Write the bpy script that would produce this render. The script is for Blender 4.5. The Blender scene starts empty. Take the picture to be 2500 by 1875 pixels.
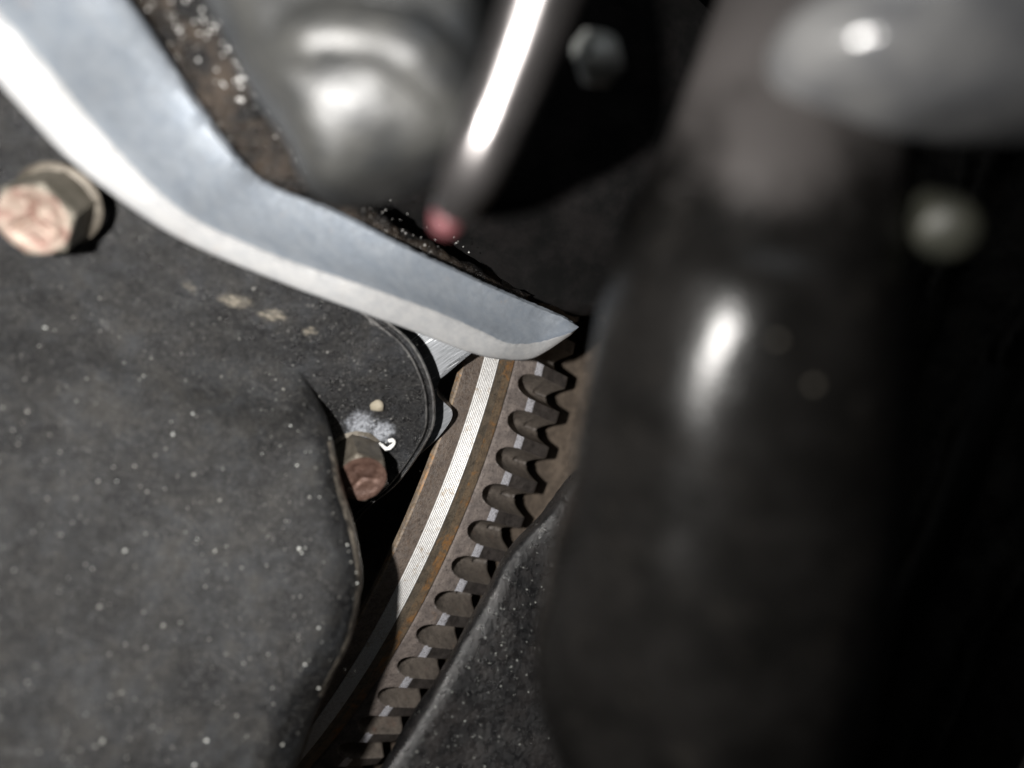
import bpy, bmesh, math, random
from mathutils import Vector, Matrix, noise
random.seed(7)
SC = bpy.context.scene
COL = SC.collection
MM = 0.001
F = 1962.0            # focal length in photograph pixels (2500 wide)
CAMZ = 0.40           # height of the camera above the datum, metres

# ------------------------------------------------------------------ camera, world, light
cam = bpy.data.cameras.new('camera')
cam.sensor_width = 36.0
cam.lens = 36.0 * F / 2500.0
cam.clip_start = 0.002
cam.clip_end = 5.0
cam.dof.use_dof = True
cam.dof.focus_distance = 0.154
cam.dof.aperture_fstop = cam.lens / 3.7
co = bpy.data.objects.new('camera', cam)
co.location = (0, 0, CAMZ)
COL.objects.link(co)
SC.camera = co

world = bpy.data.worlds.new('World')
SC.world = world
world.use_nodes = True
bg = world.node_tree.nodes['Background']
bg.inputs[0].default_value = (0.85, 0.93, 1.0, 1)
bg.inputs[1].default_value = 0.004

def mmv(x, y, d):
    return Vector((x * MM, y * MM, CAMZ - d * MM))

def lamp(name, kind, loc, target, power, size, color, spot=None, blend=0.5, size_y=None):
    l = bpy.data.lights.new(name, kind)
    l.energy = power
    l.color = color
    if kind == 'AREA':
        l.size = size
        if size_y:
            l.shape = 'RECTANGLE'; l.size_y = size_y
    else:
        l.shadow_soft_size = size
    if spot:
        l.spot_size = math.radians(spot); l.spot_blend = blend
    o = bpy.data.objects.new(name, l)
    o.location = loc
    o.rotation_euler = (target - loc).to_track_quat('-Z', 'Y').to_euler()
    COL.objects.link(o)
    return o

# phone torch beside the lens, and an unseen fill light added above to brighten the top
lamp('torch', 'SPOT', mmv(-35, 2, 0), mmv(-14, -5, 140), 1.5, 0.0022, (1.0, 0.97, 0.93), 116, 0.9)
lamp('top_fill_light', 'AREA', mmv(34, 105, 5), mmv(16, 22, 70), 0.030, 0.07, (0.93, 0.97, 1.0), size_y=0.04)

SC.view_settings.view_transform = 'Standard'
SC.view_settings.look = 'None'
SC.view_settings.exposure = 0
SC.view_settings.gamma = 1
SC.cycles.use_denoising = True

# ------------------------------------------------------------------ helpers
def P(px, py, d):
    return Vector(((px - 1250.0) * d / F * MM, (937.5 - py) * d / F * MM, CAMZ - d * MM))

def V(px, py, d):                      # the same, in millimetres about the camera
    return Vector(((px - 1250.0) * d / F, (937.5 - py) * d / F, -d))

def M(v):                              # millimetre vector -> world
    return Vector((v.x * MM, v.y * MM, CAMZ + v.z * MM))

def link_mesh(name, verts, faces, mats, parent=None, smooth=True, mat_ids=None, sharp=None):
    me = bpy.data.meshes.new(name)
    me.from_pydata([tuple(v) for v in verts], [], faces)
    for m in (mats if isinstance(mats, (list, tuple)) else [mats]):
        me.materials.append(m)
    if mat_ids:
        for p, i in zip(me.polygons, mat_ids):
            p.material_index = i
    bm = bmesh.new(); bm.from_mesh(me)
    bmesh.ops.remove_doubles(bm, verts=bm.verts, dist=1e-7)
    bmesh.ops.recalc_face_normals(bm, faces=bm.faces)
    if sharp:
        for e in bm.edges:
            if len(e.link_faces) == 2 and e.calc_face_angle(0) > math.radians(sharp):
                e.smooth = False
    bm.to_mesh(me); bm.free()
    for p in me.polygons:
        p.use_smooth = smooth
    o = bpy.data.objects.new(name, me)
    COL.objects.link(o)
    if parent:
        o.parent = parent
        o.matrix_parent_inverse = parent.matrix_world.inverted()
    return o

def empty(name, loc):
    o = bpy.data.objects.new(name, None)
    o.empty_display_size = 0.005
    o.location = loc
    COL.objects.link(o)
    o.matrix_world = Matrix.Translation(loc)
    return o

def tag(o, label=None, cat=None, group=None, kind=None):
    if label: o['label'] = label
    if cat: o['category'] = cat
    if group: o['group'] = group
    if kind: o['kind'] = kind
    return o

def catmull(pts, n):
    """resample a list of equal-length tuples with a Catmull-Rom spline, n steps a span"""
    out = []
    L = len(pts)
    for i in range(L - 1):
        p0 = pts[max(i - 1, 0)]; p1 = pts[i]; p2 = pts[i + 1]; p3 = pts[min(i + 2, L - 1)]
        for k in range(n):
            t = k / n
            out.append(tuple(0.5 * (2 * b + (c - a) * t + (2 * a - 5 * b + 4 * c - e) * t * t + (3 * b - a - 3 * c + e) * t ** 3)
                             for a, b, c, e in zip(p0, p1, p2, p3)))
    out.append(tuple(pts[-1]))
    return out

def grid_faces(nu, nv, close_v=False, close_u=False):
    f = []
    for i in range(nu if close_u else nu - 1):
        for j in range(nv if close_v else nv - 1):
            a = i * nv + j; b = i * nv + (j + 1) % nv
            c = ((i + 1) % nu) * nv + (j + 1) % nv; d = ((i + 1) % nu) * nv + j
            f.append((a, b, c, d))
    return f

def rough_up(v, amp, scale, seed=0.0):
    """push a world point about by fractal noise (amp and scale in millimetres)"""
    q = v * 1000.0 / scale + Vector((seed, seed * 1.7, -seed))
    return v + Vector(noise.noise_vector(q)) * amp * MM

def smooth01(x):
    x = min(1, max(0, x)); return x * x * (3 - 2 * x)

def grains(name, spots, m, parent, src):
    """tiny grains lying on the mesh `src`; spots: (px, py, radius mm)"""
    pv = []
    for v in src.data.vertices:
        w = v.co; d = (CAMZ - w.z) / MM
        pv.append((1250 + F * w.x / MM / d, 937.5 - F * w.y / MM / d, d))
    bm = bmesh.new(); bmesh.ops.create_icosphere(bm, subdivisions=1, radius=1)
    uv = [v.co.copy() for v in bm.verts]; uf = [tuple(v.index for v in f.verts) for f in bm.faces]; bm.free()
    vs, fs = [], []
    for (px, py, r) in spots:
        best = min(pv, key=lambda q: (q[0] - px) ** 2 + (q[1] - py) ** 2 + (q[2] - 90) * 2)
        if abs(best[0] - px) + abs(best[1] - py) > 60: continue
        c = P(px, py, best[2] - r * .4); o = len(vs)
        k = [random.uniform(.7, 1.3) for _ in range(3)]
        vs += [c + Vector((q.x * k[0], q.y * k[1], q.z * k[2])) * r * .85 * MM for q in uv]
        fs += [tuple(o + t for t in f) for f in uf]
    return tag(link_mesh(name, vs, fs, m, parent, False), kind='stuff')

# ------------------------------------------------------------------ materials
class NT:
    def __init__(self, name):
        self.m = bpy.data.materials.new(name); self.m.use_nodes = True
        self.t = self.m.node_tree; self.n = self.t.nodes; self.l = self.t.links
        self.b = self.n['Principled BSDF']
        g = self.n.new('ShaderNodeNewGeometry')
        s = self.n.new('ShaderNodeVectorMath'); s.operation = 'SCALE'; s.inputs['Scale'].default_value = 1000.0
        self.l.new(g.outputs['Position'], s.inputs[0])
        self.pos = s.outputs[0]
    def mapped(self, scale=(1, 1, 1), rot=(0, 0, 0), vec=None):
        mp = self.n.new('ShaderNodeMapping'); mp.vector_type = 'TEXTURE'
        mp.inputs['Scale'].default_value = scale; mp.inputs['Rotation'].default_value = rot
        self.l.new(vec or self.pos, mp.inputs['Vector'])
        return mp.outputs[0]
    def noise(self, size, detail=5, rough=0.6, vec=None, dist=0.0):
        t = self.n.new('ShaderNodeTexNoise')
        t.inputs['Scale'].default_value = 1.0 / size; t.inputs['Detail'].default_value = detail
        t.inputs['Roughness'].default_value = rough; t.inputs['Distortion'].default_value = dist
        self.l.new(vec or self.pos, t.inputs['Vector'])
        return t.outputs['Fac']
    def near(self, p, radius, ragged=.6, size=2.0, stretch=1.0, rot=0.0):
        d = self.n.new('ShaderNodeVectorMath'); d.operation = 'SUBTRACT'
        self.l.new(self.pos, d.inputs[0]); d.inputs[1].default_value = tuple(p * 1000.0)
        ln = self.n.new('ShaderNodeVectorMath'); ln.operation = 'LENGTH'
        self.l.new(self.mapped((stretch, 1, 1), (0, 0, rot), d.outputs[0]), ln.inputs[0])
        a = self.math('ADD', ln.outputs['Value'], self.math('MULTIPLY', self.math('SUBTRACT', self.noise(size, 6, .75), .5), radius * ragged * 2))
        return self.ramp(a, radius * 1.1, radius * .45)
    def ramp(self, fac, lo, hi, a=0.0, b=1.0):
        r = self.n.new('ShaderNodeMapRange'); r.clamp = True; r.interpolation_type = 'SMOOTHSTEP'
        for k, v in zip(('From Min', 'From Max', 'To Min', 'To Max'), (lo, hi, a, b)):
            r.inputs[k].default_value = v
        self.l.new(fac, r.inputs['Value'])
        return r.outputs['Result']
    def math(self, op, a, b):
        x = self.n.new('ShaderNodeMath'); x.operation = op
        for i, v in enumerate((a, b)):
            if isinstance(v, (int, float)): x.inputs[i].default_value = v
            else: self.l.new(v, x.inputs[i])
        return x.outputs[0]
    def specks(self, size, keep, radius, soft=0.08, jitter_size=True):
        """round spots: one in a cell of about `size` mm, `keep` of them, radius as a share of the cell"""
        v = self.n.new('ShaderNodeTexVoronoi'); v.inputs['Scale'].default_value = 1.0 / size
        self.l.new(self.pos, v.inputs['Vector'])
        sep = self.n.new('ShaderNodeSeparateColor'); self.l.new(v.outputs['Color'], sep.inputs[0])
        k = self.ramp(sep.outputs[0], 1 - keep, 1 - keep + 0.02)
        rr = self.ramp(sep.outputs[1], 0, 1, radius * 0.35, radius)
        d = self.math('SUBTRACT', rr, v.outputs['Distance'])
        s = self.ramp(d, 0.0, soft)
        return self.math('MULTIPLY', s, k)
    def mix(self, fac, a, b):
        x = self.n.new('ShaderNodeMix'); x.data_type = 'RGBA'
        if isinstance(fac, (int, float)): x.inputs[0].default_value = fac
        else: self.l.new(fac, x.inputs[0])
        for i, v in ((6, a), (7, b)):
            if isinstance(v, tuple): x.inputs[i].default_value = (*v, 1)
            else: self.l.new(v, x.inputs[i])
        return x.outputs[2]
    def mixf(self, fac, a, b):
        x = self.n.new('ShaderNodeMix'); x.data_type = 'FLOAT'
        self.l.new(fac, x.inputs[0])
        for i, v in ((2, a), (3, b)):
            if isinstance(v, (int, float)): x.inputs[i].default_value = v
            else: self.l.new(v, x.inputs[i])
        return x.outputs[0]
    def set(self, name, v):
        s = self.b.inputs[name]
        if isinstance(v, tuple): s.default_value = (*v, 1)
        elif isinstance(v, (int, float)): s.default_value = v
        else: self.l.new(v, s)
    def bump(self, h, dist_mm, strength=1.0, prev=None):
        b = self.n.new('ShaderNodeBump'); b.inputs['Strength'].default_value = strength
        b.inputs['Distance'].default_value = dist_mm * MM
        self.l.new(h, b.inputs['Height'])
        if prev: self.l.new(prev, b.inputs['Normal'])
        return b.outputs[0]

# --- gear frame (fitted to the photograph): axis, radial frame, a point on the tooth circle
AZ, EL = -0.426, -0.740
AX = Vector((math.cos(EL) * math.cos(AZ), math.cos(EL) * math.sin(AZ), math.sin(EL)))
UU = Vector((0, 0, 1)) - AX * AX.z; UU.normalize()
VV = AX.cross(UU)
PC = Vector((-3.899, -27.019, -165.487)); TH0 = -0.061
RG = 150.0; PITCH = 2 * math.pi / 118
CEN = PC - RG * (math.cos(TH0) * UU + math.sin(TH0) * VV)
def W(th, s, r):                       # th from the fifth tooth in view, s along the axis, r radius: world point
    t = TH0 + th
    return M(CEN + AX * s + r * (math.cos(t) * UU + math.sin(t) * VV))

def gear_mats():
    out = {}
    def brownish(name, c0, c1, c2, rust, rust_lo, rust_hi, rough=0.62, metal=0.35):
        n = NT(name)
        c = n.mix(n.ramp(n.noise(2.4, 6, .7), .35, .65), c0, c1)
        c = n.mix(n.ramp(n.noise(0.45, 4, .7), .52, .72), c, c2)
        fine = n.noise(0.16, 3, .7)
        c = n.mix(n.ramp(fine, .6, .75, 0, .45), c, (0.26, 0.21, 0.17))
        if rust:
            c = n.mix(n.ramp(n.noise(4.2, 7, .72, dist=.6), rust_lo, rust_hi, 0, .85), c, rust)
        c = n.mix(n.ramp(n.noise(1.2, 7, .8), .46, .32, 0, .7), c, tuple(v * .38 for v in c0))
        g = n.n.new('ShaderNodeNewGeometry')
        c = n.mix(n.math('MULTIPLY', n.ramp(g.outputs['Pointiness'], .53, .60, 0, .8), n.ramp(n.noise(.8, 5, .75), .4, .6)), c, (.34, .31, .29))
        n.set('Base Color', c); n.set('Metallic', metal)
        n.set('Roughness', n.ramp(n.noise(0.9, 4), .3, .7, rough - .12, rough + .12))
        h = n.math('ADD', n.noise(0.5, 5, .7), n.math('MULTIPLY', fine, .5))
        n.set('Normal', n.bump(h, 0.20, .9))
        return n.m
    out['rim'] = brownish('brown_rim_steel', (.155, .12, .098), (.235, .185, .15), (.075, .06, .05), (.32, .18, .09), .60, .78)
    out['rust'] = brownish('stained_rim_steel', (.15, .125, .095), (.235, .19, .14), (.08, .066, .052), (.40, .23, .10), .54, .70)
    out['rusty'] = brownish('rusty_edge_steel', (.18, .135, .095), (.29, .215, .14), (.10, .075, .055), (.46, .235, .085), .50, .62)
    out['shoulder'] = brownish('gear_steel', (.145, .122, .112), (.225, .19, .17), (.07, .06, .057), (.28, .18, .12), .60, .8, .55, .3)
    out['land'] = brownish('dark_tooth_steel', (.055, .048, .045), (.10, .087, .08), (.022, .02, .02), (.21, .14, .10), .60, .78, .48, .35)
    out['pocket'] = brownish('worn_tooth_flank', (.125, .107, .092), (.195, .167, .142), (.05, .043, .038), (.19, .11, .08), .58, .76, .6, .15)
    # bright worn edge
    n = NT('bright_worn_steel')
    st = n.noise(0.22, 4, .7)
    n.set('Base Color', n.mix(n.ramp(st, .35, .6), (.42, .42, .46), (.84, .84, .90)))
    c = n.mix(n.ramp(st, .35, .6), (.36, .36, .40), (.86, .86, .92))
    c = n.mix(n.ramp(n.noise(1.3, 7, .8), .54, .64, 0, .85), c, (.13, .11, .10))
    n.set('Base Color', c)
    n.set('Metallic', 0.3); n.set('Roughness', n.ramp(st, .3, .7, .5, .32))
    n.set('Normal', n.bump(n.noise(0.3, 5, .75), 0.16, 1.0))
    out['edge'] = n.m
    # turned band: pale bright metal with rusty flecks
    n = NT('turned_band_metal')
    c = n.mix(n.ramp(n.noise(0.5, 5, .7), .35, .62), (.70, .69, .68), (.90, .90, .89))
    c = n.mix(n.ramp(n.noise(3.4, 8, .8), .54, .68, 0, .8), c, (.36, .235, .10))
    c = n.mix(n.ramp(n.noise(1.1, 6, .8), .60, .70, 0, .6), c, (.22, .19, .16))
    c = n.mix(n.ramp(n.noise(0.14, 2, .6), .64, .72, 0, .55), c, (.16, .14, .12))
    n.set('Base Color', c); n.set('Metallic', .4)
    n.set('Roughness', n.ramp(n.noise(0.7, 4), .3, .7, .32, .5))
    out['band'] = n.m
    return out
GM = gear_mats()

def simple(name, c0, c1, size, rough, metal=0.0, bump=.05, bsize=.8):
    n = NT(name)
    n.set('Base Color', n.mix(n.ramp(n.noise(size, 6, .68), .36, .66), c0, c1))
    n.set('Metallic', metal)
    n.set('Roughness', n.ramp(n.noise(size * .7, 4), .3, .7, max(.05, rough - .08), rough + .08))
    n.set('Normal', n.bump(n.noise(bsize, 5, .65), bump, .8))
    return n.m

def black_paint(name, base, dust, dust_amt, rough, bump, wear=(), tan=(), edge=False):
    n = NT(name)
    dust = n.mix(n.ramp(n.noise(5.0, 6, .7), .4, .6), tuple(x * y for x, y in zip(dust, (1.05, 1.0, .93))), tuple(x * y for x, y in zip(dust, (.94, .99, 1.07))))
    c = n.mix(n.ramp(n.noise(9.0, 9, .76), .38, .66, 0, dust_amt), base, dust)
    c = n.mix(n.ramp(n.noise(1.5, 8, .85), .48, .66, 0, dust_amt), c, dust)
    c = n.mix(n.ramp(n.noise(2.6, 8, .8), .50, .36, 0, .62), c, (.006, .006, .007))
    c = n.mix(n.ramp(n.noise(2.4, 6, .8, vec=n.mapped((3.5, .8, 1), (0, 0, -.55))), .56, .76, 0, .5), c, (.115, .114, .113))
    fine = n.noise(.34, 4, .85)
    c = n.mix(n.ramp(fine, .55, .66, 0, .75), c, (.135, .132, .125))
    c = n.mix(n.ramp(fine, .44, .34, 0, .8), c, (.004, .004, .004))
    for p, r in tan:
        c = n.mix(n.math('MULTIPLY', n.near(p, r, 1.0, 1.2, 4.0, -.28), n.ramp(n.noise(.6, 6, .8, vec=n.mapped((4, .7, 1), (0, 0, -.33))), .36, .60, 0, .9)), c, (.27, .24, .19))
    for p, r in wear:
        c = n.mix(n.math('MULTIPLY', n.near(p, r, .8, 1.0), n.ramp(n.noise(.6, 5, .8), .3, .6, .1, .95)), c, (.40, .42, .46))
    c = n.mix(n.specks(.8, .25, .20), c, (.33, .33, .31))
    c = n.mix(n.specks(1.9, .30, .16), c, (.24, .235, .22))
    if edge:
        g = n.n.new('ShaderNodeNewGeometry')
        c = n.mix(n.math('MULTIPLY', n.ramp(g.outputs['Pointiness'], .515, .56), n.ramp(n.noise(1.4, 6, .7), .35, .6, .2, 1)), c, (.22, .215, .21))
    n.set('Base Color', c)
    n.set('Roughness', n.ramp(n.noise(2.0, 5, .7), .35, .7, rough - .1, rough + .22))
    n.set('Specular IOR Level', .34)
    h = n.math('ADD', n.noise(1.3, 7, .75), n.math('MULTIPLY', fine, .45))
    n.set('Normal', n.bump(h, bump, .9))
    return n.m
TAN = [(P(x, y, d), r) for x, y, d, r in ((390, 697, 118, .9), (450, 708, 120, 1.1), (520, 722, 122, 1.2), (600, 742, 125, 1.3), (660, 768, 128, 1.1), (470, 735, 121, .8), (330, 690, 115, .8), (730, 800, 131, .9))]
MAT_COVER = black_paint('black_cover_paint', (.005, .005, .0058), (.048, .0485, .050), .5, .30, .30,
    wear=[(P(880, 1030, 141), 3.2), (P(935, 1058, 141), 2.4), (P(845, 1010, 141), 2.6)], tan=TAN, edge=True)
MAT_PAN = black_paint('black_pan_paint', (.005, .005, .0056), (.047, .0475, .0475), .64, .38, .30,
    tan=TAN)

# ------------------------------------------------------------------ background wall of the engine bay
bgm = simple('unlit_black_iron', (.006, .006, .006), (.016, .015, .014), 14, .6, 0, .4, 5)  # near black: the unlit void is put into the wall's colour
vs = []
for i in range(25):
    for j in range(25):
        v = mmv(-420 + i * 35, -420 + j * 35, 330)
        vs.append(rough_up(v, 14, 60))
tag(link_mesh('engine_block', vs, grid_faces(25, 25), bgm), 'engine block wall behind everything, coloured near black for the unlit void', kind='structure')

# ------------------------------------------------------------------ flywheel with its ring gear
fly = empty('flywheel', M(CEN))
tag(fly, 'rust-brown flywheel edge with turned silver band and toothed ring gear', 'flywheel')

def revolve(name, prof, th0, th1, nth, mats, parent, ids=None, sharp=25):
    vs = []
    for i in range(nth):
        th = th0 + (th1 - th0) * i / (nth - 1)
        for (s, r) in prof:
            vs.append(W(th, s, r))
    f = grid_faces(nth, len(prof))
    mi = None
    if ids:
        mi = [ids[k % (len(prof) - 1)] for k in range(len(f))]
    return link_mesh(name, vs, f, mats, parent, True, mi, sharp)
T0, T1 = -.95, 1.0
SL = -19.6                             # left rim edge
revolve('rim', [(-1, 60), (-1, RG - 5.6), (SL + .3, RG - 2.6), (SL, RG - 2.2), (SL, RG - 1.25), (SL + .3, RG - 1.0), (-15.1, RG - .85), (-15.0, RG - 1.3), (-11.0, RG - 1.3), (-10.9, RG - .95), (-8.7, RG - 1.2),
                (-6.35, RG - 1.45), (-5.95, RG - 1.75), (-5.9, RG - 5)], T0, T1, 240, [GM['rim'], GM['rust'], GM['rusty']], fly,
        [0, 0, 0, 2, 2, 0, 0, 0, 0, 1, 2, 2, 2])
prof = [(-15.0, RG - 1.2)]; gid = [0]
NG = 9
for k in range(NG):
    a = -14.95 + 3.9 * k / NG; st = 3.9 / NG
    prof += [(a + .02 * st, RG - .80), (a + .20 * st, RG - .68), (a + .66 * st, RG - .68), (a + .84 * st, RG - .80)]
    gid += [0, 0, 0, 1]
prof += [(-11.05, RG - 1.2)]
groove = simple('shaded_groove_metal', (.46, .43, .38), (.62, .60, .56), 1.2, .5)  # groove shade put into the colour so the turned lines show
revolve('machined_band', prof, T0, T1, 240, [GM['band'], groove], fly, gid)
WR = 9.7; DT = 4.7
ring = revolve('ring_gear', [(-5.75, RG - 12), (-5.75, RG - 6.2), (WR - .25, RG - DT - .9), (WR - .25, RG - 14)], T0, T1, 200, GM['pocket'], fly)

def tooth_mesh():
    half = [0, .06, .11, .148, .158, .162, .18, .20, .225, .25, .275, .30, .325, .35, .375, .40, .425, .45, .475, .5]
    xs = [-h for h in reversed(half[1:])] + half
    ss = [-5.72, -5.6, -5.3, -5.0, -4.7] + [-4.4 + .2 * k for k in range(17)] + [-1.06, -.9, -.5, 0, .5, .95, 1.12, 1.5, 2, 2.6, 3.2, 3.8, 4.4, 5, 5.6, 6.2, 6.8, 7.4, 8, 8.5, 9, 9.4, 9.62, WR]
    SE, LR = -4.1, 5.2
    land_half = .162
    pm = PITCH * RG
    verts, ids = [], []
    def height(x, s):
        # outer surface: shoulder cone, worn edge, land falling slightly to the pinion side
        if s < -1.0: base = RG - .12 - 1.6 * ((-1.0 - s) / 4.7) ** 1.15
        elif s < 1.05: base = RG - .12 + .10 * (s + 1.0) / 2.05
        else: base = RG - .10 - .022 * (s - 1.05)
        if s < -5.5: base -= (-5.5 - s) * 1.2
        if s > 9.3: base -= (s - 9.3) * .7
        # pinion-side lead on the lower flank
        xm = x * pm
        lim = 1.32 - .085 * max(0, s - 4.5)
        if xm > lim and s > 4.5: base -= (xm - lim) * .4
        g = .5 - abs(x)                                  # distance from the gap centre in pitches
        t = min(1.0, g / (.5 - land_half))
        cut = DT * (1 - t ** 2.15)
        q = (s - SE) / LR
        raise_ = DT if q <= 0 else DT * (1 - min(1, q)) ** 2.3
        c = cut - raise_
        # soft shoulder where the cutter ran out
        if c > 0:
            base -= c
        return base
    n = len(xs)
    for s in ss:
        for x in xs:
            wob = .05 * noise.noise(Vector((x * 9, s * .8, 3.1)))
            verts.append(W(x * PITCH, s, height(x, s) + wob))
    faces = grid_faces(len(ss), n)
    for k, f in enumerate(faces):
        i, j = divmod(k, n - 1)
        s = .5 * (ss[i] + ss[i + 1]); x = .5 * (xs[j] + xs[j + 1])
        b = height(x, s); g = .5 - abs(x)
        t = min(1, g / (.5 - land_half))
        q = (s - SE) / LR
        raise_ = DT if q <= 0 else DT * (1 - min(1, q)) ** 2.3
        incut = DT * (1 - t ** 2.15) - raise_ > .12
        if incut: ids.append(2)
        elif s < -1.03: ids.append(0)
        elif s < 1.06: ids.append(1)
        else: ids.append(3)
    # end face towards the starter, and the left edge of the shoulder
    off = len(verts)
    last = (len(ss) - 1) * n
    for x in xs: verts.append(W(x * PITCH, WR - .1, RG - DT - 1.6))
    for j in range(n - 1):
        faces.append((last + j, last + j + 1, off + j + 1, off + j)); ids.append(3)
    off = len(verts)
    for x in xs: verts.append(W(x * PITCH, -5.72, RG - 7))
    for j in range(n - 1):
        faces.append((j, j + 1, off + j + 1, off + j)); ids.append(0)
    return verts, faces, ids
tv, tf, ti = tooth_mesh()
t0 = link_mesh('tooth', tv, tf, [GM['shoulder'], GM['edge'], GM['pocket'], GM['land']], ring, True, ti, 48)
axw = AX.normalized(); cw = M(CEN)
base_mw = t0.matrix_world.copy()
for k in range(-13, 12):
    if k == 0: continue
    o = t0.copy()
    COL.objects.link(o)
    R = Matrix.Translation(cw) @ Matrix.Rotation(k * PITCH, 4, axw) @ Matrix.Translation(-cw)
    o.parent = ring
    o.matrix_parent_inverse = Matrix.Identity(4)
    o.matrix_basis = R

# ------------------------------------------------------------------ bell housing beside the teeth
house = empty('bell_housing', W(0, 22, RG))
tag(house, 'grimy black cast bell housing curving up beside the gear teeth', 'housing')
hw = simple('tan_grimy_casting', (.075, .058, .044), (.135, .105, .08), 3, .8, .1, .35, 2.2)
vs = []
NTH, NS = 90, 12
for i in range(NTH):
    th = -.75 + 1.5 * i / (NTH - 1)
    for j in range(NS):
        r = 118 + 62 * j / (NS - 1)
        v = W(th, 20.0 + .03 * (r - 150), r)
        vs.append(rough_up(v, 1.0, 9))
link_mesh('inner_wall', vs, grid_faces(NTH, NS), hw, house)

# ------------------------------------------------------------------ pry bar
barm = NT('brushed_silver_steel')
c = barm.mix(barm.ramp(barm.noise(2.2, 7, .7, vec=barm.mapped((3, 1, 1), (0, 0, -.6))), .3, .7), (.31, .35, .405), (.38, .415, .46))
c = barm.mix(barm.ramp(barm.noise(1.3, 5, .7), .55, .8, 0, .35), c, (.34, .36, .40))
c = barm.mix(barm.ramp(barm.noise(4.0, 6, .7), .62, .74, 0, .5), c, (.46, .36, .30))
c = barm.mix(barm.specks(3.2, .3, .09), c, (.8, .82, .85))
c = barm.mix(barm.ramp(barm.noise(9, 8, .75), .52, .72, 0, .45), c, (.27, .30, .345))
barm.set('Base Color', c); barm.set('Metallic', .45)
barm.set('Roughness', barm.ramp(barm.noise(1.0, 5), .3, .7, .38, .55))
barm.set('Normal', barm.bump(barm.noise(.6, 6, .75), .06, .8))
# stations: top edge, ridge between face and flank, lower edge of the flank (px,py), depth
ST = [((-60, -470), (-330, -285), (-385, -200), 72),
      ((150, -190), (-95, -35), (-150, 40), 82),
      ((309, 0), (96, 169), (35, 245), 89),
      ((434, 183), (230, 332), (175, 395), 96),
      ((579, 381), (400, 500), (352, 530), 103),
      ((661, 448), (520, 572), (487, 606), 108),
      ((820, 511), (690, 642), (668, 682), 114),
      ((1000, 603), (890, 708), (868, 757), 121),
      ((1158, 677), (1060, 768), (1042, 820), 130),
      ((1258, 721), (1158, 810), (1142, 858), 136),
      ((1340, 755), (1235, 844), (1222, 876), 141),
      ((1384, 774), (1310, 840), (1305, 873), 146),
      ((1414, 798), (1395, 812), (1396, 816), 149)]
rows = []
for T, Rg, Lo, d in ST:
    k = (d / 110.0)
    t = V(T[0], T[1], d + 6.5 - 3.5 * (d > 145)); r = V(Rg[0], Rg[1], d); l = V(Lo[0], Lo[1], d + 1.3 - .5 * (d > 148))
    rows.append(tuple(t) + tuple(r) + tuple(l))
rows = catmull(rows, 22)
vs = []
for row in rows:
    t, r, l = Vector(row[0:3]), Vector(row[3:6]), Vector(row[6:9])
    face = r - t; n1 = Vector((0, 0, 1)); inward = Vector((0, 0, -1))
    sec = []
    back = 4.2 * min(1.0, (r - t).length / 6.0)
    bt = t + inward * back; bl = l + inward * back * .8
    up = (t - r).normalized()
    sec.append(l + inward * .35)
    sec.append(l + (r - l) * .08)
    sec.append(l + (r - l) * .5)
    sec.append(l + (r - l) * .90)
    sec.append(r + inward * .05)
    sec.append(r + (t - r) * .07)
    for q in (.2, .35, .5, .65, .8):
        dip = -1.5 * math.sin(q * math.pi) * min(1, (r - t).length / 9.0)
        sec.append(r + (t - r) * q + n1 * dip)
    sec.append(t + (r - t) * .06)
    sec.append(t + inward * .5)
    sec.append(bt)
    sec.append((bt + bl) * .5 + inward * .6)
    sec.append(bl)
    nn = len(sec)
    for q_, s in enumerate(sec):
        v = rough_up(M(s), .05, 4.0)
        vs.append(rough_up(v, .12 if q_ in (5, 11, 12) else .012, .8))
nr = len(rows)
fs = grid_faces(nr, nn, close_v=True)
fs.append(tuple(range(nn))); fs.append(tuple((nr - 1) * nn + j for j in range(nn)))
bid = [1 if (k % nn) in (0, 1, 2, 3, 4) and k < (nr - 1) * nn else 0 for k in range(len(fs))]
bid[-1] = 1
litm = NT('lit_flank_steel')  # brighter copy of the bar steel: light on the flank put into its colour
c = litm.mix(litm.ramp(litm.noise(1.4, 7, .72, vec=litm.mapped((3, 1, 1), (0, 0, -.6))), .3, .7), (.48, .49, .505), (.60, .60, .60))
c = litm.mix(litm.ramp(litm.noise(3.2, 6, .75), .60, .74, 0, .6), c, (.45, .38, .33))
c = litm.mix(litm.ramp(litm.noise(.5, 4, .75), .62, .74, 0, .5), c, (.38, .35, .33))
litm.set('Base Color', c); litm.set('Metallic', .3); litm.set('Roughness', .42)
litm.set('Normal', litm.bump(litm.noise(.5, 6, .75), .09, .9))
bar = link_mesh('pry_bar', vs, fs, [barm.m, litm.m], None, True, bid, 38)
tag(bar, 'bent silver pry bar with pointed tip wedged against the gear teeth', 'pry bar')

# ------------------------------------------------------------------ black stamped cover: flange and raised pan
NF = Vector((.30, -.38, .87)).normalized()
B2F = V(884, 1170, 135)                # face centre of the bolt by the lip
B2 = B2F - NF * 8.0
def flange_d(px, py, lift=0.0):        # depth of the flange plane (raised by lift mm) along a ray
    q = V(px, py, 1.0)
    return (NF.dot(B2) + lift) / NF.dot(q)
cover = empty('dust_cover', P(400, 1300, 130))
tag(cover, 'black stamped dust cover with rounded lip, dusty and speckled', 'cover')
O = (110 * 1.13, 1300 * 1.13)
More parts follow.
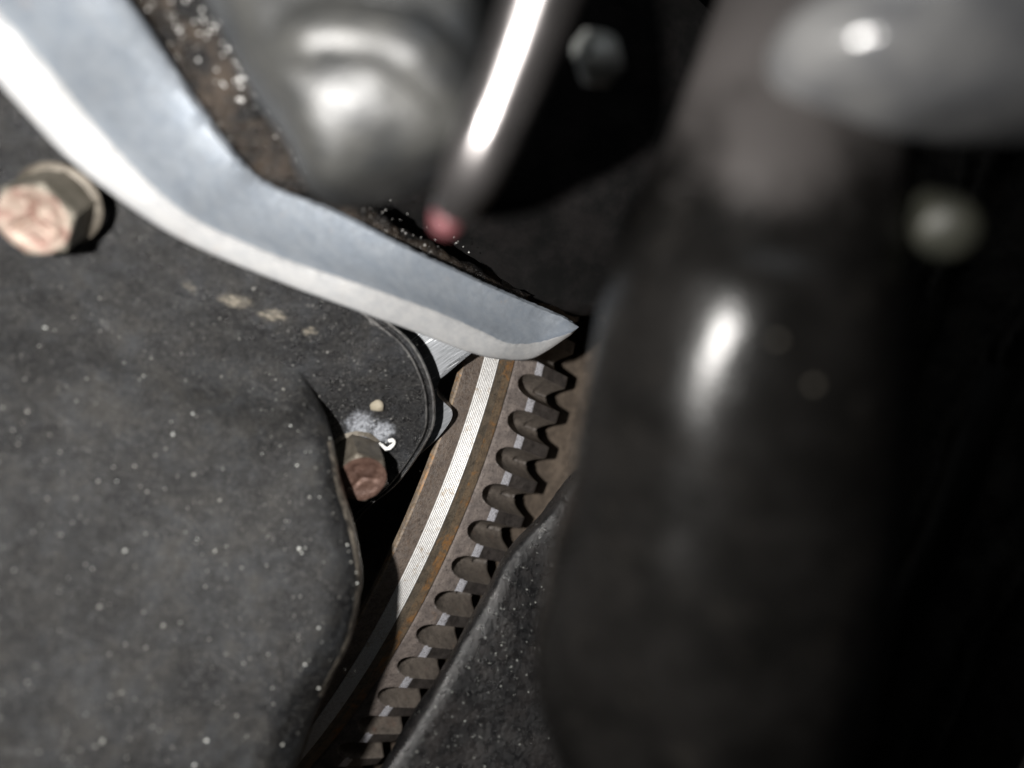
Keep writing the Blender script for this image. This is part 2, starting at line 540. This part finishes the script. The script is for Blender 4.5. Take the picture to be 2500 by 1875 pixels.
# by bearing (degrees): crest (px,py,d) of the pan, and outer edge of the flange (px,py)
D = 1.130
CR = [(-210, -600, 900, 95), (-170, -800, 1500, 92), (-130, -500, 2300, 97), (-100, 0, 2400, 102), (-75, 330, 2250, 108), (-60, 500, 2020, 114), (-42, 690, 1935, 120), (-33, 722, 1875, 121.5), (-22, 800, 1680, 123), (-12, 858, 1560, 124), (-3, 880, 1450, 124.5), (4, 881, 1385, 124.5),
      (12, 862, 1275, 124.5), (19, 838, 1190, 125), (26, 815, 1075, 126), (33, 786, 985, 128), (41, 728, 900, 132.6), (52, 640, 830, 130.3), (66, 470, 745, 123.6), (82, 230, 660, 116.4),
      (98, 0, 610, 110.6), (125, -350, 600, 104), (150, -600, 900, 95)]
LP = [(-210, -900, 500), (-170, -1100, 1500), (-130, -600, 2500), (-100, 0, 2500), (-75, 250, 2100), (-60, 400, 1900), (-42, 560, 1750), (-33, 620, 1650), (-22, 690, 1540), (-12, 740, 1460), (-3, 790, 1385), (4, 838, 1310),
      (12, 898, 1242), (19, 970, 1180), (26, 1048, 1065), (30, 1062, 990), (34, 1052, 920), (38, 1010, 840), (46, 930, 770), (58, 760, 640), (72, 500, 440), (90, 150, 60),
      (110, -350, -150), (150, -900, 500)]
def by_ang(tab, a):
    for p, q in zip(tab, tab[1:]):
        if p[0] <= a <= q[0]:
            pass
    # Catmull over the index
    for i in range(len(tab) - 1):
        if tab[i][0] <= a <= tab[i + 1][0] + 1e-9:
            t = (a - tab[i][0]) / (tab[i + 1][0] - tab[i][0])
            p0 = tab[max(i - 1, 0)]; p1 = tab[i]; p2 = tab[i + 1]; p3 = tab[min(i + 2, len(tab) - 1)]
            return [0.5 * (2 * b + (c - a0) * t + (2 * a0 - 5 * b + 4 * c - e) * t * t + (3 * b - a0 - 3 * c + e) * t ** 3)
                    for a0, b, c, e in zip(p0[1:], p1[1:], p2[1:], p3[1:])]
import numpy as np
_ctl = [(c[1], c[2], c[3]) for c in CR if -80 <= c[0] <= 24]
for _a in (40, 48, 56, 66, 78, 90, 102, 116):
    _x, _y, _d = by_ang(CR, _a)
    _dx, _dy = _x - O[0], _y - O[1]; _l = math.hypot(_dx, _dy)
    for _e, _lift in ((0, .5), (90, .1)):
        _ctl.append((_x + _dx / _l * _e, _y + _dy / _l * _e, flange_d(_x + _dx / _l * _e, _y + _dy / _l * _e, _lift)))
_ctl += [(500, 1810, 103), (305, 1344, 116), (0, 1875, 97), (-300, 1900, 92), (-500, 1200, 98), (640, 1150, 127), (560, 1500, 116)]
_ctl = np.array(_ctl, float); _xy = _ctl[:, :2] / 1000
def _phi(r2): return r2 * np.log(r2 + 1e-9)
_K = _phi(((_xy[:, None] - _xy[None]) ** 2).sum(-1)) + np.eye(len(_xy)) * .02
_Q = np.hstack([np.ones((len(_xy), 1)), _xy])
_sol = np.linalg.solve(np.block([[_K, _Q], [_Q.T, np.zeros((3, 3))]]), np.concatenate([_ctl[:, 2], np.zeros(3)]))
def pan_d(px, py):
    p = np.array([px, py]) / 1000
    return max(78.0, float(_phi(((p - _xy) ** 2).sum(-1)) @ _sol[:-3] + _sol[-3] + p @ _sol[-2:]))
ANG = [-210 + 360 * i / 340 for i in range(341)]
import numpy as np
_pc = np.array([(c[1], c[2], c[3]) for c in CR if -45 <= c[0] <= 28] + [(500, 1810, 103), (305, 1344, 114), (0, 1500, 107), (0, 1875, 98), (0, 900, 114), (470, 1010, 126.5), (422, 1060, 124), (600, 900, 130), (-300, 1900, 92), (-300, 900, 105), (200, 720, 117.5)])
def _bas(x, y): return np.stack([np.ones_like(x), x, y, x * x, x * y, y * y], -1)
_co = np.linalg.lstsq(_bas(_pc[:, 0] / 1000, _pc[:, 1] / 1000), _pc[:, 2], rcond=None)[0]
def pan_d(px, py): return max(78.0, float(_bas(np.array(px / 1000), np.array(py / 1000)) @ _co))
vs = []; nv = 0
for a in ANG:
    cxx, cyy, cd = by_ang(CR, a)
    km = smooth01((a - 27) / 30) if a < 130 else 0.0
    cd += (flange_d(cxx, cyy) - .25 - cd) * km
    row = []
    # pan face from the middle to near the crest
    for k in range(27):
        q = k / 26 * .88
        px = O[0] + (cxx - O[0]) * q; py = O[1] + (cyy - O[1]) * q
        pd = pan_d(px, py)
        d_edge = pd + (cd - 1.2 - pan_d(cxx, cyy)) * q ** 4
        w = smooth01((q - .70) / .23)
        d_flat = pd * (1 - w) + (flange_d(px, py) - .45) * w
        d = d_edge + (d_flat - d_edge) * km
        row.append((px, py, d))
    # rolled edge
    fd = flange_d(cxx, cyy)
    e0 = row[-1]
    drop = max(.1, fd - cd)
    for k in range(1, 9):
        w = k / 8 * math.pi / 2
        q = math.sin(w); z = 1 - math.cos(w)
        px = e0[0] + (cxx - e0[0]) * q; py = e0[1] + (cyy - e0[1]) * q
        row.append((px, py, e0[2] + (cd - e0[2]) * q + z * min(5.0, drop * .8)))
    # wall down to the flange: hidden under the crest where the pan is tall, a gentle ramp where it fades out
    ux, uy = cxx - O[0], cyy - O[1]; ul = math.hypot(ux, uy); ux /= ul; uy /= ul
    out = -14 * (1 - km) + 60 * km
    for k in range(1, 6):
        q = k / 5
        px, py = cxx + ux * out * q, cyy + uy * out * q
        d1 = flange_d(px, py, -.3)
        d0 = row[34][2]
        row.append((px, py, d0 + (d1 - d0) * smooth01(q) + (.0)))
    nv = len(row)
    for (px, py, d) in row:
        vs.append(rough_up(rough_up(P(px, py, d), .55, 16), .10, 2.5))
crestm = simple('crest_highlight_paint', (.06, .055, .05), (.33, .29, .24), 1.6, .4, .2, .06, .6)  # crest highlight put into a paler strip of colour
fs = grid_faces(len(ANG), nv)
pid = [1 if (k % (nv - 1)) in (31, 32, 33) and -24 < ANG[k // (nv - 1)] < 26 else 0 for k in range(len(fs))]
pan = link_mesh('pan', vs, fs, [MAT_PAN, crestm], cover, True, pid)
vs = []
for a in ANG:
    lx, ly = by_ang(LP, a)
    cxx, cyy, cd = by_ang(CR, a)
    ux, uy = lx - O[0], ly - O[1]; ul = math.hypot(ux, uy); ux /= ul; uy /= ul
    row = []
    inner = min(ul - 60, math.hypot(cxx - O[0], cyy - O[1]) - 60)
    NB = 26
    lift0 = 0.0
    for k in range(NB):
        rr = inner + (ul - 27 - inner) * k / (NB - 1)
        px, py = O[0] + ux * rr, O[1] + uy * rr
        row.append((px, py, flange_d(px, py, lift0 + .5 * smooth01((k - 18) / 8))))
    for dr, lift in ((-24, .55), (-21, .3), (-19, -.35), (-16, -.5), (-10, -.45), (-6, -.3), (-3, -.35), (0, -.9), (1, -2.0), (0, -3.4), (-8, -3.6), (-60, -3.6)):
        px, py = O[0] + ux * (ul + dr), O[1] + uy * (ul + dr)
        row.append((px, py, flange_d(px, py, lift)))
    nv = len(row)
    for (px, py, d) in row:
        vs.append(rough_up(rough_up(P(px, py, d), .25, 9), .05, 1.6))
flange = link_mesh('flange', vs, grid_faces(len(ANG), nv), MAT_COVER, cover)

# ------------------------------------------------------------------ bolts
def rust_metal(name, face0, face1, dark):
    n = NT(name)
    c = n.mix(n.ramp(n.noise(1.6, 6, .7), .35, .65), face0, face1)
    c = n.mix(n.ramp(n.noise(.5, 5, .7), .55, .75, 0, .7), c, dark)
    n.set('Base Color', c); n.set('Metallic', .35)
    n.set('Roughness', n.ramp(n.noise(.8, 4), .3, .7, .4, .6))
    n.set('Normal', n.bump(n.noise(.6, 5, .7), .12, .9))
    return n.m
def bolt(face_c, axis, r, h, spin, m_side, m_face, m_collar, label, mark=.8):
    base = face_c - axis * h
    e = empty('hex_bolt', M(base))
    tag(e, label, 'bolt', 'bolts holding the black cover')
    x = axis.orthogonal().normalized(); x.rotate(Matrix.Rotation(spin, 3, axis)); y = axis.cross(x)
    N = 48
    def hexr(a):
        k = (a % (math.pi / 3)) - math.pi / 6
        return r * .90 / max(.866, math.cos(k)) * (1.0) * (.97 + .0 * k)
    vs = []
    zs = [(0, 0), (.55, 0), (h - 1.0, 0), (h - .55, 0), (h - .25, .5), (h - .06, 1)]
    for z, rnd in zs:
        for i in range(N):
            a = 2 * math.pi * i / N
            rr = hexr(a) * (1 - rnd) + min(hexr(a), r * .86) * rnd
            vs.append(rough_up(M(base + axis * z + x * rr * math.cos(a) + y * rr * math.sin(a)), .08, 1.5))
    link_mesh('head', vs, grid_faces(len(zs), N, close_v=True), m_side, e, True, None, 40)
    # dished face with a struck three-armed mark
    vs = []; rings = 14
    for k in range(rings):
        q = k / (rings - 1)
        for i in range(N):
            a = 2 * math.pi * i / N
            rr = q * r * .86
            z = h - .06 - .35 * (1 - smooth01((q - .55) / .35))
            arm = min(abs(((a - b + math.pi) % (2 * math.pi)) - math.pi) * q for b in (.35, 2.3, 4.4))
            if q < .82: z -= mark * (1 - smooth01(arm / .16)) * smooth01((.82 - q) / .2)
            vs.append(rough_up(M(base + axis * z + x * rr * math.cos(a) + y * rr * math.sin(a)), .14, 1.2))
    link_mesh('bolt_face', vs, grid_faces(rings, N, close_v=True), m_face, e, True, None, 60)
    vs = []
    for z, rr in ((-.6, r * 1.02), (.1, r * 1.12), (.5, r * 1.13), (.8, r * 1.06), (1.0, r * .93)):
        for i in range(N):
            a = 2 * math.pi * i / N
            vs.append(rough_up(M(base + axis * z + x * rr * math.cos(a) + y * rr * math.sin(a)), .06, 1.5))
    link_mesh('collar', vs, grid_faces(5, N, close_v=True), m_collar, e, True, None, 40)
    return e
zinc = rust_metal('dull_zinc', (.20, .185, .15), (.34, .31, .26), (.13, .11, .09))
zinc_d = rust_metal('grimy_zinc', (.09, .078, .063), (.17, .15, .122), (.07, .055, .045))
pinkr = rust_metal('pink_rust', (.23, .135, .11), (.34, .28, .23), (.08, .045, .036))
brownr = rust_metal('brown_rust', (.085, .048, .037), (.14, .083, .064), (.026, .018, .015))
bolt(V(80, 540, 101), Vector((.10, -.46, .88)).normalized(), 5.0, 8.6, .3, zinc, pinkr, zinc_d, 'large bolt with pink rusted face at the left end of the bar')
bolt(B2F, NF, 4.75, 8.6, .9, zinc_d, brownr, zinc_d, 'small brown rusted bolt half hidden behind the raised pan', .25)

# ------------------------------------------------------------------ bare aluminium plate behind the lip
alm = NT('scratched_aluminium')
st = alm.noise(.8, 5, .7, vec=alm.mapped((5, .4, 1), (0, 0, .58)))
c = alm.mix(alm.ramp(st, .3, .7), (.17, .18, .19), (.27, .28, .30))
c = alm.mix(alm.ramp(alm.noise(.5, 2, .5, vec=alm.mapped((9, .8, 3), (0, 0, .58))), .66, .70, 0, .9), c, (.75, .77, .8))
alm.set('Base Color', c); alm.set('Metallic', .6); alm.set('Roughness', .45)
alm.set('Normal', alm.bump(st, .05, .7))
pl = [(1165, 842), (1146, 857), (1100, 888), (1080, 915), (1069, 940), (1068, 962), (1078, 980), (1096, 993), (1104, 1004), (1104, 1020), (1092, 1042), (1065, 1075),
      (1022, 1113), (960, 1165), (880, 1200), (800, 1150), (800, 900), (900, 720), (1050, 650), (1200, 700), (1240, 780)]
NPL = Vector((.12, -.22, .97)).normalized()
PD = NPL.dot(V(1070, 940, 149.5))
top = []; bot = []
pls = catmull(pl + [pl[0]], 4)[:-1]
def plate_pt(px, py, off):
    q = V(px, py, 1.0); return M(q * ((PD + off) / NPL.dot(q)))
vs = []
ccx = sum(p[0] for p in pls) / len(pls); ccy = sum(p[1] for p in pls) / len(pls)
for off, k in ((0, .0), (0, .5), (0, .985), (-.35, 1.0), (-9, 1.0)):
    for p in pls:
        vs.append(plate_pt(ccx + (p[0] - ccx) * k, ccy + (p[1] - ccy) * k, 0) + Vector(NPL) * off * MM)
plate = link_mesh('engine_plate', vs, grid_faces(5, len(pls), close_v=True), alm.m, None, True, None, 30)
tag(plate, 'bare grey aluminium plate with bright scratches between black lip and flywheel', 'plate')

# ------------------------------------------------------------------ speckled casting rim above the bar
def droplets(name, size, base, dust, spk, keep, rad, rough=.35, bump=.5, bsz=1.2):
    n = NT(name)
    c = n.mix(n.ramp(n.noise(5, 6, .7), .40, .68, 0, .9), base, dust)
    c = n.mix(n.specks(size, keep, rad), c, spk)
    n.set('Base Color', c); n.set('Roughness', n.ramp(n.noise(1.5, 4), .3, .7, rough - .1, rough + .2))
    n.set('Normal', n.bump(n.noise(bsz, 5, .72), bump, 1.0))
    return n.m
rimm = droplets('gritty_black_casting', .8, (.008, .0075, .0075), (.06, .044, .032), (.30, .29, .27), .22, .28, .3, .8, 1.0)
# outer (far, right-hand) edge, inner edge under the bar, depth
RM = [((520, -260), (140, -260), 86), ((590, 0), (250, 0), 94), ((650, 113), (360, 140), 98), ((710, 270), (470, 330), 104), ((790, 390), (560, 450), 110),
      ((910, 505), (700, 540), 119), ((1030, 582), (860, 640), 126), ((1150, 650), (1000, 720), 134), ((1300, 725), (1200, 800), 144)]
rows = catmull([(a[0], a[1], b[0], b[1], d) for a, b, d in RM], 14)
vs = []
for (ax_, ay, bx, by, d) in rows:
    for k in range(22):
        w = math.pi * (.02 + .96 * k / 21)
        q = .5 + .5 * math.cos(w)
        px = bx + (ax_ - bx) * q; py = by + (ay - by) * q
        hgt = math.sin(w) * 7.0
        v = P(px, py, d + 11 - hgt)
        v = rough_up(rough_up(v, 1.3, 7), .5, 1.5, 4.0)
        vs.append(v)
rim = link_mesh('casting_rim', vs, grid_faces(len(rows), 22), rimm, None)
tag(rim, 'gritty black casting rim glittering with droplets along the upper side of the bar', 'casting')

# ------------------------------------------------------------------ out-of-focus things behind the bar
def tube(name, pts, mats, parent=None, n=28, seg=8, rough=0.0, caps=True, rs=9.0):
    """pts: (px, py, depth, radius mm)"""
    rows = catmull(pts, seg)
    cs = [Vector(V(r[0], r[1], r[2])) for r in rows]
    vs = []
    prev = None
    for i, c in enumerate(cs):
        t = (cs[min(i + 1, len(cs) - 1)] - cs[max(i - 1, 0)]).normalized()
        if prev is None: x = t.orthogonal().normalized()
        else: x = (prev - t * prev.dot(t)).normalized()
        prev = x; y = t.cross(x)
        for k in range(n):
            a = 2 * math.pi * k / n
            v = M(c + (x * math.cos(a) + y * math.sin(a)) * rows[i][3])
            vs.append(rough_up(v, rough, rs) if rough else v)
    f = grid_faces(len(cs), n, close_v=True)
    if caps:
        f.append(tuple(range(n))); f.append(tuple((len(cs) - 1) * n + k for k in range(n)))
    return link_mesh(name, vs, f, mats, parent, True, None, 50)

# added near-black shroud that stands in for the unlit void above the gear
voidm = simple('unlit_void_black', (.004, .004, .004), (.009, .008, .008), 8, .85, 0, .1, 3)
voidm.node_tree.nodes['Principled BSDF'].inputs['Specular IOR Level'].default_value = .1
rows = catmull([(430, -400, 1300, -400, 122, 150), (560, 0, 1700, 0, 122, 150), (700, 270, 1800, 200, 131, 153), (830, 430, 1800, 420, 139, 157), (1000, 560, 1750, 600, 148, 160), (1180, 660, 1720, 700, 155, 162), (1330, 735, 1700, 745, 158, 163), (1370, 762, 1690, 770, 162, 167), (1372, 765, 1690, 772, 172, 178)], 8)
vs = []
for (ax_, ay, bx, by, d0, d1) in rows:
    for k in range(30):
        q = k / 29
        v = P(ax_ + (bx - ax_) * q, ay + (by - ay) * q, d0 + (d1 - d0) * q)
        vs.append(rough_up(rough_up(v, 2.2, 14), .4, 2.5))
cas = link_mesh('void_shroud', vs, grid_faces(len(rows), 30), voidm)
tag(cas, 'added black shroud standing in for the unlit void above the tip of the bar', 'casing')

greym = simple('dull_cast_alloy', (.015, .016, .017), (.036, .036, .034), 7, .46, .15, .5, 5)
ab = empty('alloy_bracket', P(860, 200, 75))
tag(ab, 'blurred pale grey alloy casting with a curved ridge behind the gritty rim', 'bracket')
vs = []
NB_ = 44
for i in range(NB_):
    for j in range(NB_):
        u, v_ = i / (NB_ - 1), j / (NB_ - 1)
        # a rounded slab whose lower right corner falls away
        py = -220 + 690 * v_ - 110 * (u - .3) ** 2 * (1 + v_) - 60 * u * v_
        lft = 560 + .57 * max(py, -260)
        px = lft + (1170 - lft) * u
        e = max(abs(u - .5), abs(v_ - .5)) * 2
        dep = 74 + 9 * max(0, (e - .72) / .28) ** 2 + 6 * max(0, v_ - .62) + 5 * max(0, u - .7)
        rr = math.hypot((px - 850) / 250, (py - 290) / 190)
        dep -= 2.0 * math.exp(-((rr - 1.0) / .16) ** 2) * smooth01((300 - py) / 120) * smooth01((px - 690) / 90)
        dep += 1.6 * math.exp(-((px - 930) / 90) ** 2 - ((py - 380) / 60) ** 2)
        vs.append(rough_up(P(px, py, dep), .9, 9))
body_ = link_mesh('bracket_body', vs, grid_faces(NB_, NB_), greym, ab)
so = body_.modifiers.new('thickness', 'SOLIDIFY'); so.thickness = .005; so.offset = 0

chrome = simple('polished_pipe_steel', (.10, .095, .095), (.17, .16, .16), 12, .30, .9, .1, 6)
pipe = empty('metal_pipe', P(1180, 350, 84))
tag(pipe, 'blurred shiny metal pipe slanting down to a dull red end', 'pipe')
tube('pipe_body', [(1400, -260, 59, 2.9), (1318, 0, 63, 2.9), (1235, 230, 66.5, 2.8), (1165, 390, 68.8, 2.6), (1125, 470, 71.5, 2.2), (1100, 520, 75, 1.8)], chrome, pipe)
redm = simple('dull_red_plastic', (.085, .024, .028), (.115, .036, .037), 5, .5)
tube('end_cap', [(1102, 510, 74.5, 1.4), (1092, 535, 74, 1.6), (1080, 562, 74.5, 1.1)], redm, pipe, n=18, seg=4)

knobm = simple('pale_zinc_knob', (.28, .29, .28), (.40, .40, .38), 4, .35, .4)
kb = tube('zinc_bolt', [(1440, 110, 86, 1.9), (1455, 135, 84, 2.6), (1468, 160, 82.5, 2.5), (1474, 170, 82, 1.4)], knobm, None, n=6, seg=3)
tag(kb, 'blurred pale bolt head in the gap right of the shiny pipe', 'bolt')

# ------------------------------------------------------------------ speckled lip of the housing, lower middle
lipm = droplets('speckled_black_casting', .9, (.008, .008, .0085), (.022, .020, .0195), (.30, .31, .29), .22, .20, .28, .25, 1.0)
ED = [(1420, 1130, 147), (1368, 1190, 146), (1317, 1255, 144), (1243, 1334, 142), (1175, 1458, 139), (1107, 1582, 136), (1017, 1729, 132), (927, 1875, 128), (820, 2060, 124)]
rows = catmull(ED, 12)
vs = []
for i, (px, py, d) in enumerate(rows):
    nx, ny = .80, .30
    row = []
    row.append((px + 70, py + 40, d + 22))
    row.append((px + 12, py + 6, d + 12))
    for k in range(6):
        w = math.pi / 2 * k / 5
        row.append((px + 26 * (1 - math.cos(w)), py + 10 * (1 - math.cos(w)), d + 5 - 5 * math.sin(w)))
    for k in range(1, 25):
        q = k / 24
        row.append((px + 26 + 700 * q, py + 10 + 230 * q, d + 16 * q))
    for (a, b, dd) in row:
        v = P(a, b, dd)
        v = rough_up(rough_up(v, .6, 10), .14, 1.8, 2.0)
        vs.append(v)
lip = link_mesh('speckled_lip', vs, grid_faces(len(rows), len(row)), lipm, house)
SP5 = []
for _ in range(260):
    t = random.random(); w = abs(random.gauss(0, .5))
    SP5.append((1317 - 400 * t + 40 + 150 * w + 60 * random.random(), 1255 + 640 * t + 30 * w, random.uniform(.05, .17)))
grains('fine_grit', SP5, simple('pale_grit', (.16, .165, .155), (.42, .43, .40), .6, .4), house, lip)

# ------------------------------------------------------------------ big out-of-focus things close to the lens, right
rub = simple('black_rubber', (.011, .0105, .010), (.021, .0195, .018), 9, .45, 0, .3, 4)
gloss = simple('black_gloss_paint', (.0045, .0044, .0042), (.009, .0085, .008), 9, .27, 0, .2, 5)
for m_, sp_ in ((rub, .22), (gloss, .16)): m_.node_tree.nodes['Principled BSDF'].inputs['Specular IOR Level'].default_value = sp_
zinc_k = simple('oily_zinc', (.016, .017, .013), (.028, .028, .021), 2, .5, .2)
st = empty('starter_motor', P(1900, 1200, 78))
tag(st, 'black starter motor body with a vertical glint filling the right side', 'motor')
mot = NT('grimy_black_motor_paint')
c = mot.mix(mot.ramp(mot.noise(9, 6, .68), .36, .66), (.0022, .0021, .002), (.0048, .0045, .0043))
c = mot.mix(mot.ramp(mot.noise(4, 7, .75), .52, .74, 0, .5), c, (.014, .0125, .011))
sheenp = mot.math('MAXIMUM', mot.near(P(2000, -60, 70), 22.0, .5, 7.0), mot.math('MULTIPLY', mot.near(P(1900, 330, 63), 7.0, .6, 3.0), .7))  # pale patches: the lit grey sheen on the upper body, put into the colour
c = mot.mix(mot.math('MULTIPLY', sheenp, .9), c, (.048, .044, .043))
mot.set('Base Color', c)
mot.set('Roughness', mot.mixf(sheenp, mot.ramp(mot.noise(5, 5, .7), .3, .7, .20, .32), .5))
mot.set('Specular IOR Level', .13)
mot.set('Normal', mot.bump(mot.noise(5, 6, .7), .22, .8))
mb = tube('motor_body', [(2075, -300, 84, 9.6), (2010, 0, 78, 9.8), (1945, 260, 73, 10.0), (1900, 460, 72.3, 11.0), (1858, 640, 73.8, 13.2), (1832, 850, 74.8, 14.4), (1785, 1200, 78.4, 15.8), (1725, 1500, 82, 16.8), (1690, 1690, 85, 16.8), (1672, 1780, 87, 14.4), (1665, 1810, 88, 9.0), (1663, 1815, 88.5, 1.0)], mot.m, st, n=44, rough=.35)
mud = simple('dried_mud', (.022, .019, .014), (.038, .032, .022), 1, .8)
grains('mud_spot', [(1988, 940, .45), (1800, 1500, .35), (1530, 1700, .5), (1640, 1130, .3), (1900, 830, .4)], mud, st, mb)
tube('terminal_stud', [(2262, 520, 68, 2.2), (2318, 560, 65, 2.6), (2330, 575, 64, 1.6)], zinc_k, st, n=12, seg=4)
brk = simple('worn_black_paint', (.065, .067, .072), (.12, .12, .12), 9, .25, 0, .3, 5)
vs = []
c0 = Vector((37.4, 25.2, -62.0)); NU, NW = 48, 30
for i in range(NU):
    a = 2 * math.pi * i / NU
    for j in range(NW):
        b = math.pi * (j + .5) / NW
        sx = lambda t: math.copysign(abs(t) ** .85, t)
        q = Vector((17.5 * sx(math.cos(b)), 5.7 * sx(math.sin(b) * math.cos(a)), 10 * sx(math.sin(b) * math.sin(a))))
        vs.append(rough_up(M(c0 + q), .35, 5))
fs = grid_faces(NU, NW, close_u=True)
fs.append(tuple(i * NW for i in range(NU))); fs.append(tuple(i * NW + NW - 1 for i in range(NU)))
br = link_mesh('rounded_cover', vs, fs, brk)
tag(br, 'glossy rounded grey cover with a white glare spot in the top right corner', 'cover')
cabm = simple('dull_black_sheath', (.004, .004, .004), (.008, .008, .007), 5, .6, 0, .2, 2)
cabm.node_tree.nodes['Principled BSDF'].inputs['Specular IOR Level'].default_value = .12
cb = tube('cable', [(2440, 900, 96, 2.2), (2290, 1330, 97, 2.2), (2120, 1640, 98, 2.2), (1980, 2000, 100, 2.2)], cabm, None, n=16)
tag(cb, 'thin black cable slanting through the dark lower right', 'cable')

ribm = simple('dark_ribbed_casting', (.008, .0075, .007), (.022, .020, .018), 6, .8, 0, .4, 3)
vs = []
for i in range(60):
    for j in range(60):
        px, py = 1950 + 900 * i / 59, 150 + 2000 * j / 59
        k = (px * .9 + py * .42) / 230.0
        vs.append(rough_up(P(px, py, 122 - 9 * max(0, math.sin(k * 2 * math.pi)) ** 3 + .01 * (py - 900)), 2.2, 12))
ribm.node_tree.nodes['Principled BSDF'].inputs['Specular IOR Level'].default_value = .1
rc = link_mesh('ribbed_casting', vs, grid_faces(60, 60), ribm)
tag(rc, 'dim black ribbed casting far right behind the motor', 'casting')

# ------------------------------------------------------------------ small loose things on the cover
def blob(name, px, py, r, m, sx=1.0, lift=.3, seedv=0):
    bm = bmesh.new(); bmesh.ops.create_icosphere(bm, subdivisions=2, radius=1)
    d = flange_d(px, py, lift); c = P(px, py, d)
    vs = [c + Vector((v.co.x * r * sx, v.co.y * r, v.co.z * r * .7)) * MM * (1 + .35 * noise.noise(v.co * 1.6 + Vector((seedv, 0, 0)))) for v in bm.verts]
    fs = [tuple(v.index for v in f.verts) for f in bm.faces]; bm.free()
    return link_mesh(name, vs, fs, m, None)
stone = simple('tan_grit', (.26, .23, .17), (.36, .32, .25), 1.2, .8)
tag(blob('grit_lump', 922, 991, 1.0, stone, 1.35), 'tan lump of grit stuck on the flange above the small bolt', 'grit')
pale = simple('pale_dust_grain', (.28, .27, .24), (.75, .78, .76), .7, .6)
SP = [(305, 1344, .32), (422, 1060, .26), (470, 1010, .2), (350, 918, .22), (692, 950, .3), (710, 1040, .2), (730, 1340, .34), (737, 1350, .24), (745, 1338, .2), (778, 1533, .30), (745, 1622, .30),
      (778, 1680, .26), (690, 1818, .32), (504, 1808, .34), (250, 1810, .36), (475, 1868, .3), (848, 1330, .22), (851, 1346, .2), (857, 1372, .18), (870, 1398, .2), (872, 1424, .2), (858, 1485, .2), (803, 1585, .22),
      (570, 1275, .2), (482, 1316, .2), (525, 1345, .24), (756, 1214, .2), (780, 1213, .18), (110, 800, .34), (725, 1136, .22), (640, 1108, .14), (805, 1070, .2), (285, 1175, .16), (665, 1680, .22), (440, 1520, .2)]
grains('dust_grain', SP, pale, cover, pan)
GRIT = simple('grey_grit', (.18, .175, .16), (.34, .33, .305), 3, .7)
SP2 = [(random.gauss(850, 170), random.gauss(880, 110), random.uniform(.05, .13)) for _ in range(220)]
grains('fine_grit', [q for q in SP2 if q[0] < 1040], GRIT, cover, flange)
SP4 = [(random.uniform(0, 870), random.uniform(760, 1870), random.uniform(.05, .13)) for _ in range(220)]
grains('fine_grit', SP4, GRIT, cover, pan)
SP3 = []
for _ in range(230):
    t = random.random() ** 1.3; k = random.random()
    a = (590 + 560 * t, 0 + 640 * t ** .85); b = (330 + 660 * t, 0 + 680 * t ** .9)
    SP3.append((a[0] * k + b[0] * (1 - k), a[1] * k + b[1] * (1 - k) - 20, random.uniform(.08, .26) * (1.2 - .5 * t)))
SP3 += [(random.gauss(612, 22), random.gauss(150, 48), random.uniform(.15, .42)) for _ in range(50)]
wet = simple('pale_glint_droplet', (.45, .44, .42), (.75, .74, .72), 3, .15)  # pale colour stands in for the glints on the droplets
grains('droplet', SP3, wet, rim, rim)
lint = simple('white_fibre', (.72, .72, .70), (.85, .85, .84), .6, .8)
pts = []
for (px, py) in ((926, 1083), (936, 1093), (947, 1095), (957, 1089), (962, 1081), (957, 1075), (949, 1078)):
    pts.append((px, py, flange_d(px, py, .9), .34))
ln = tube('lint_curl', pts, lint, None, n=8, seg=5, rough=.18, rs=.6)
tag(ln, 'tiny white curl of fluff beside the small rusted bolt', 'fluff')
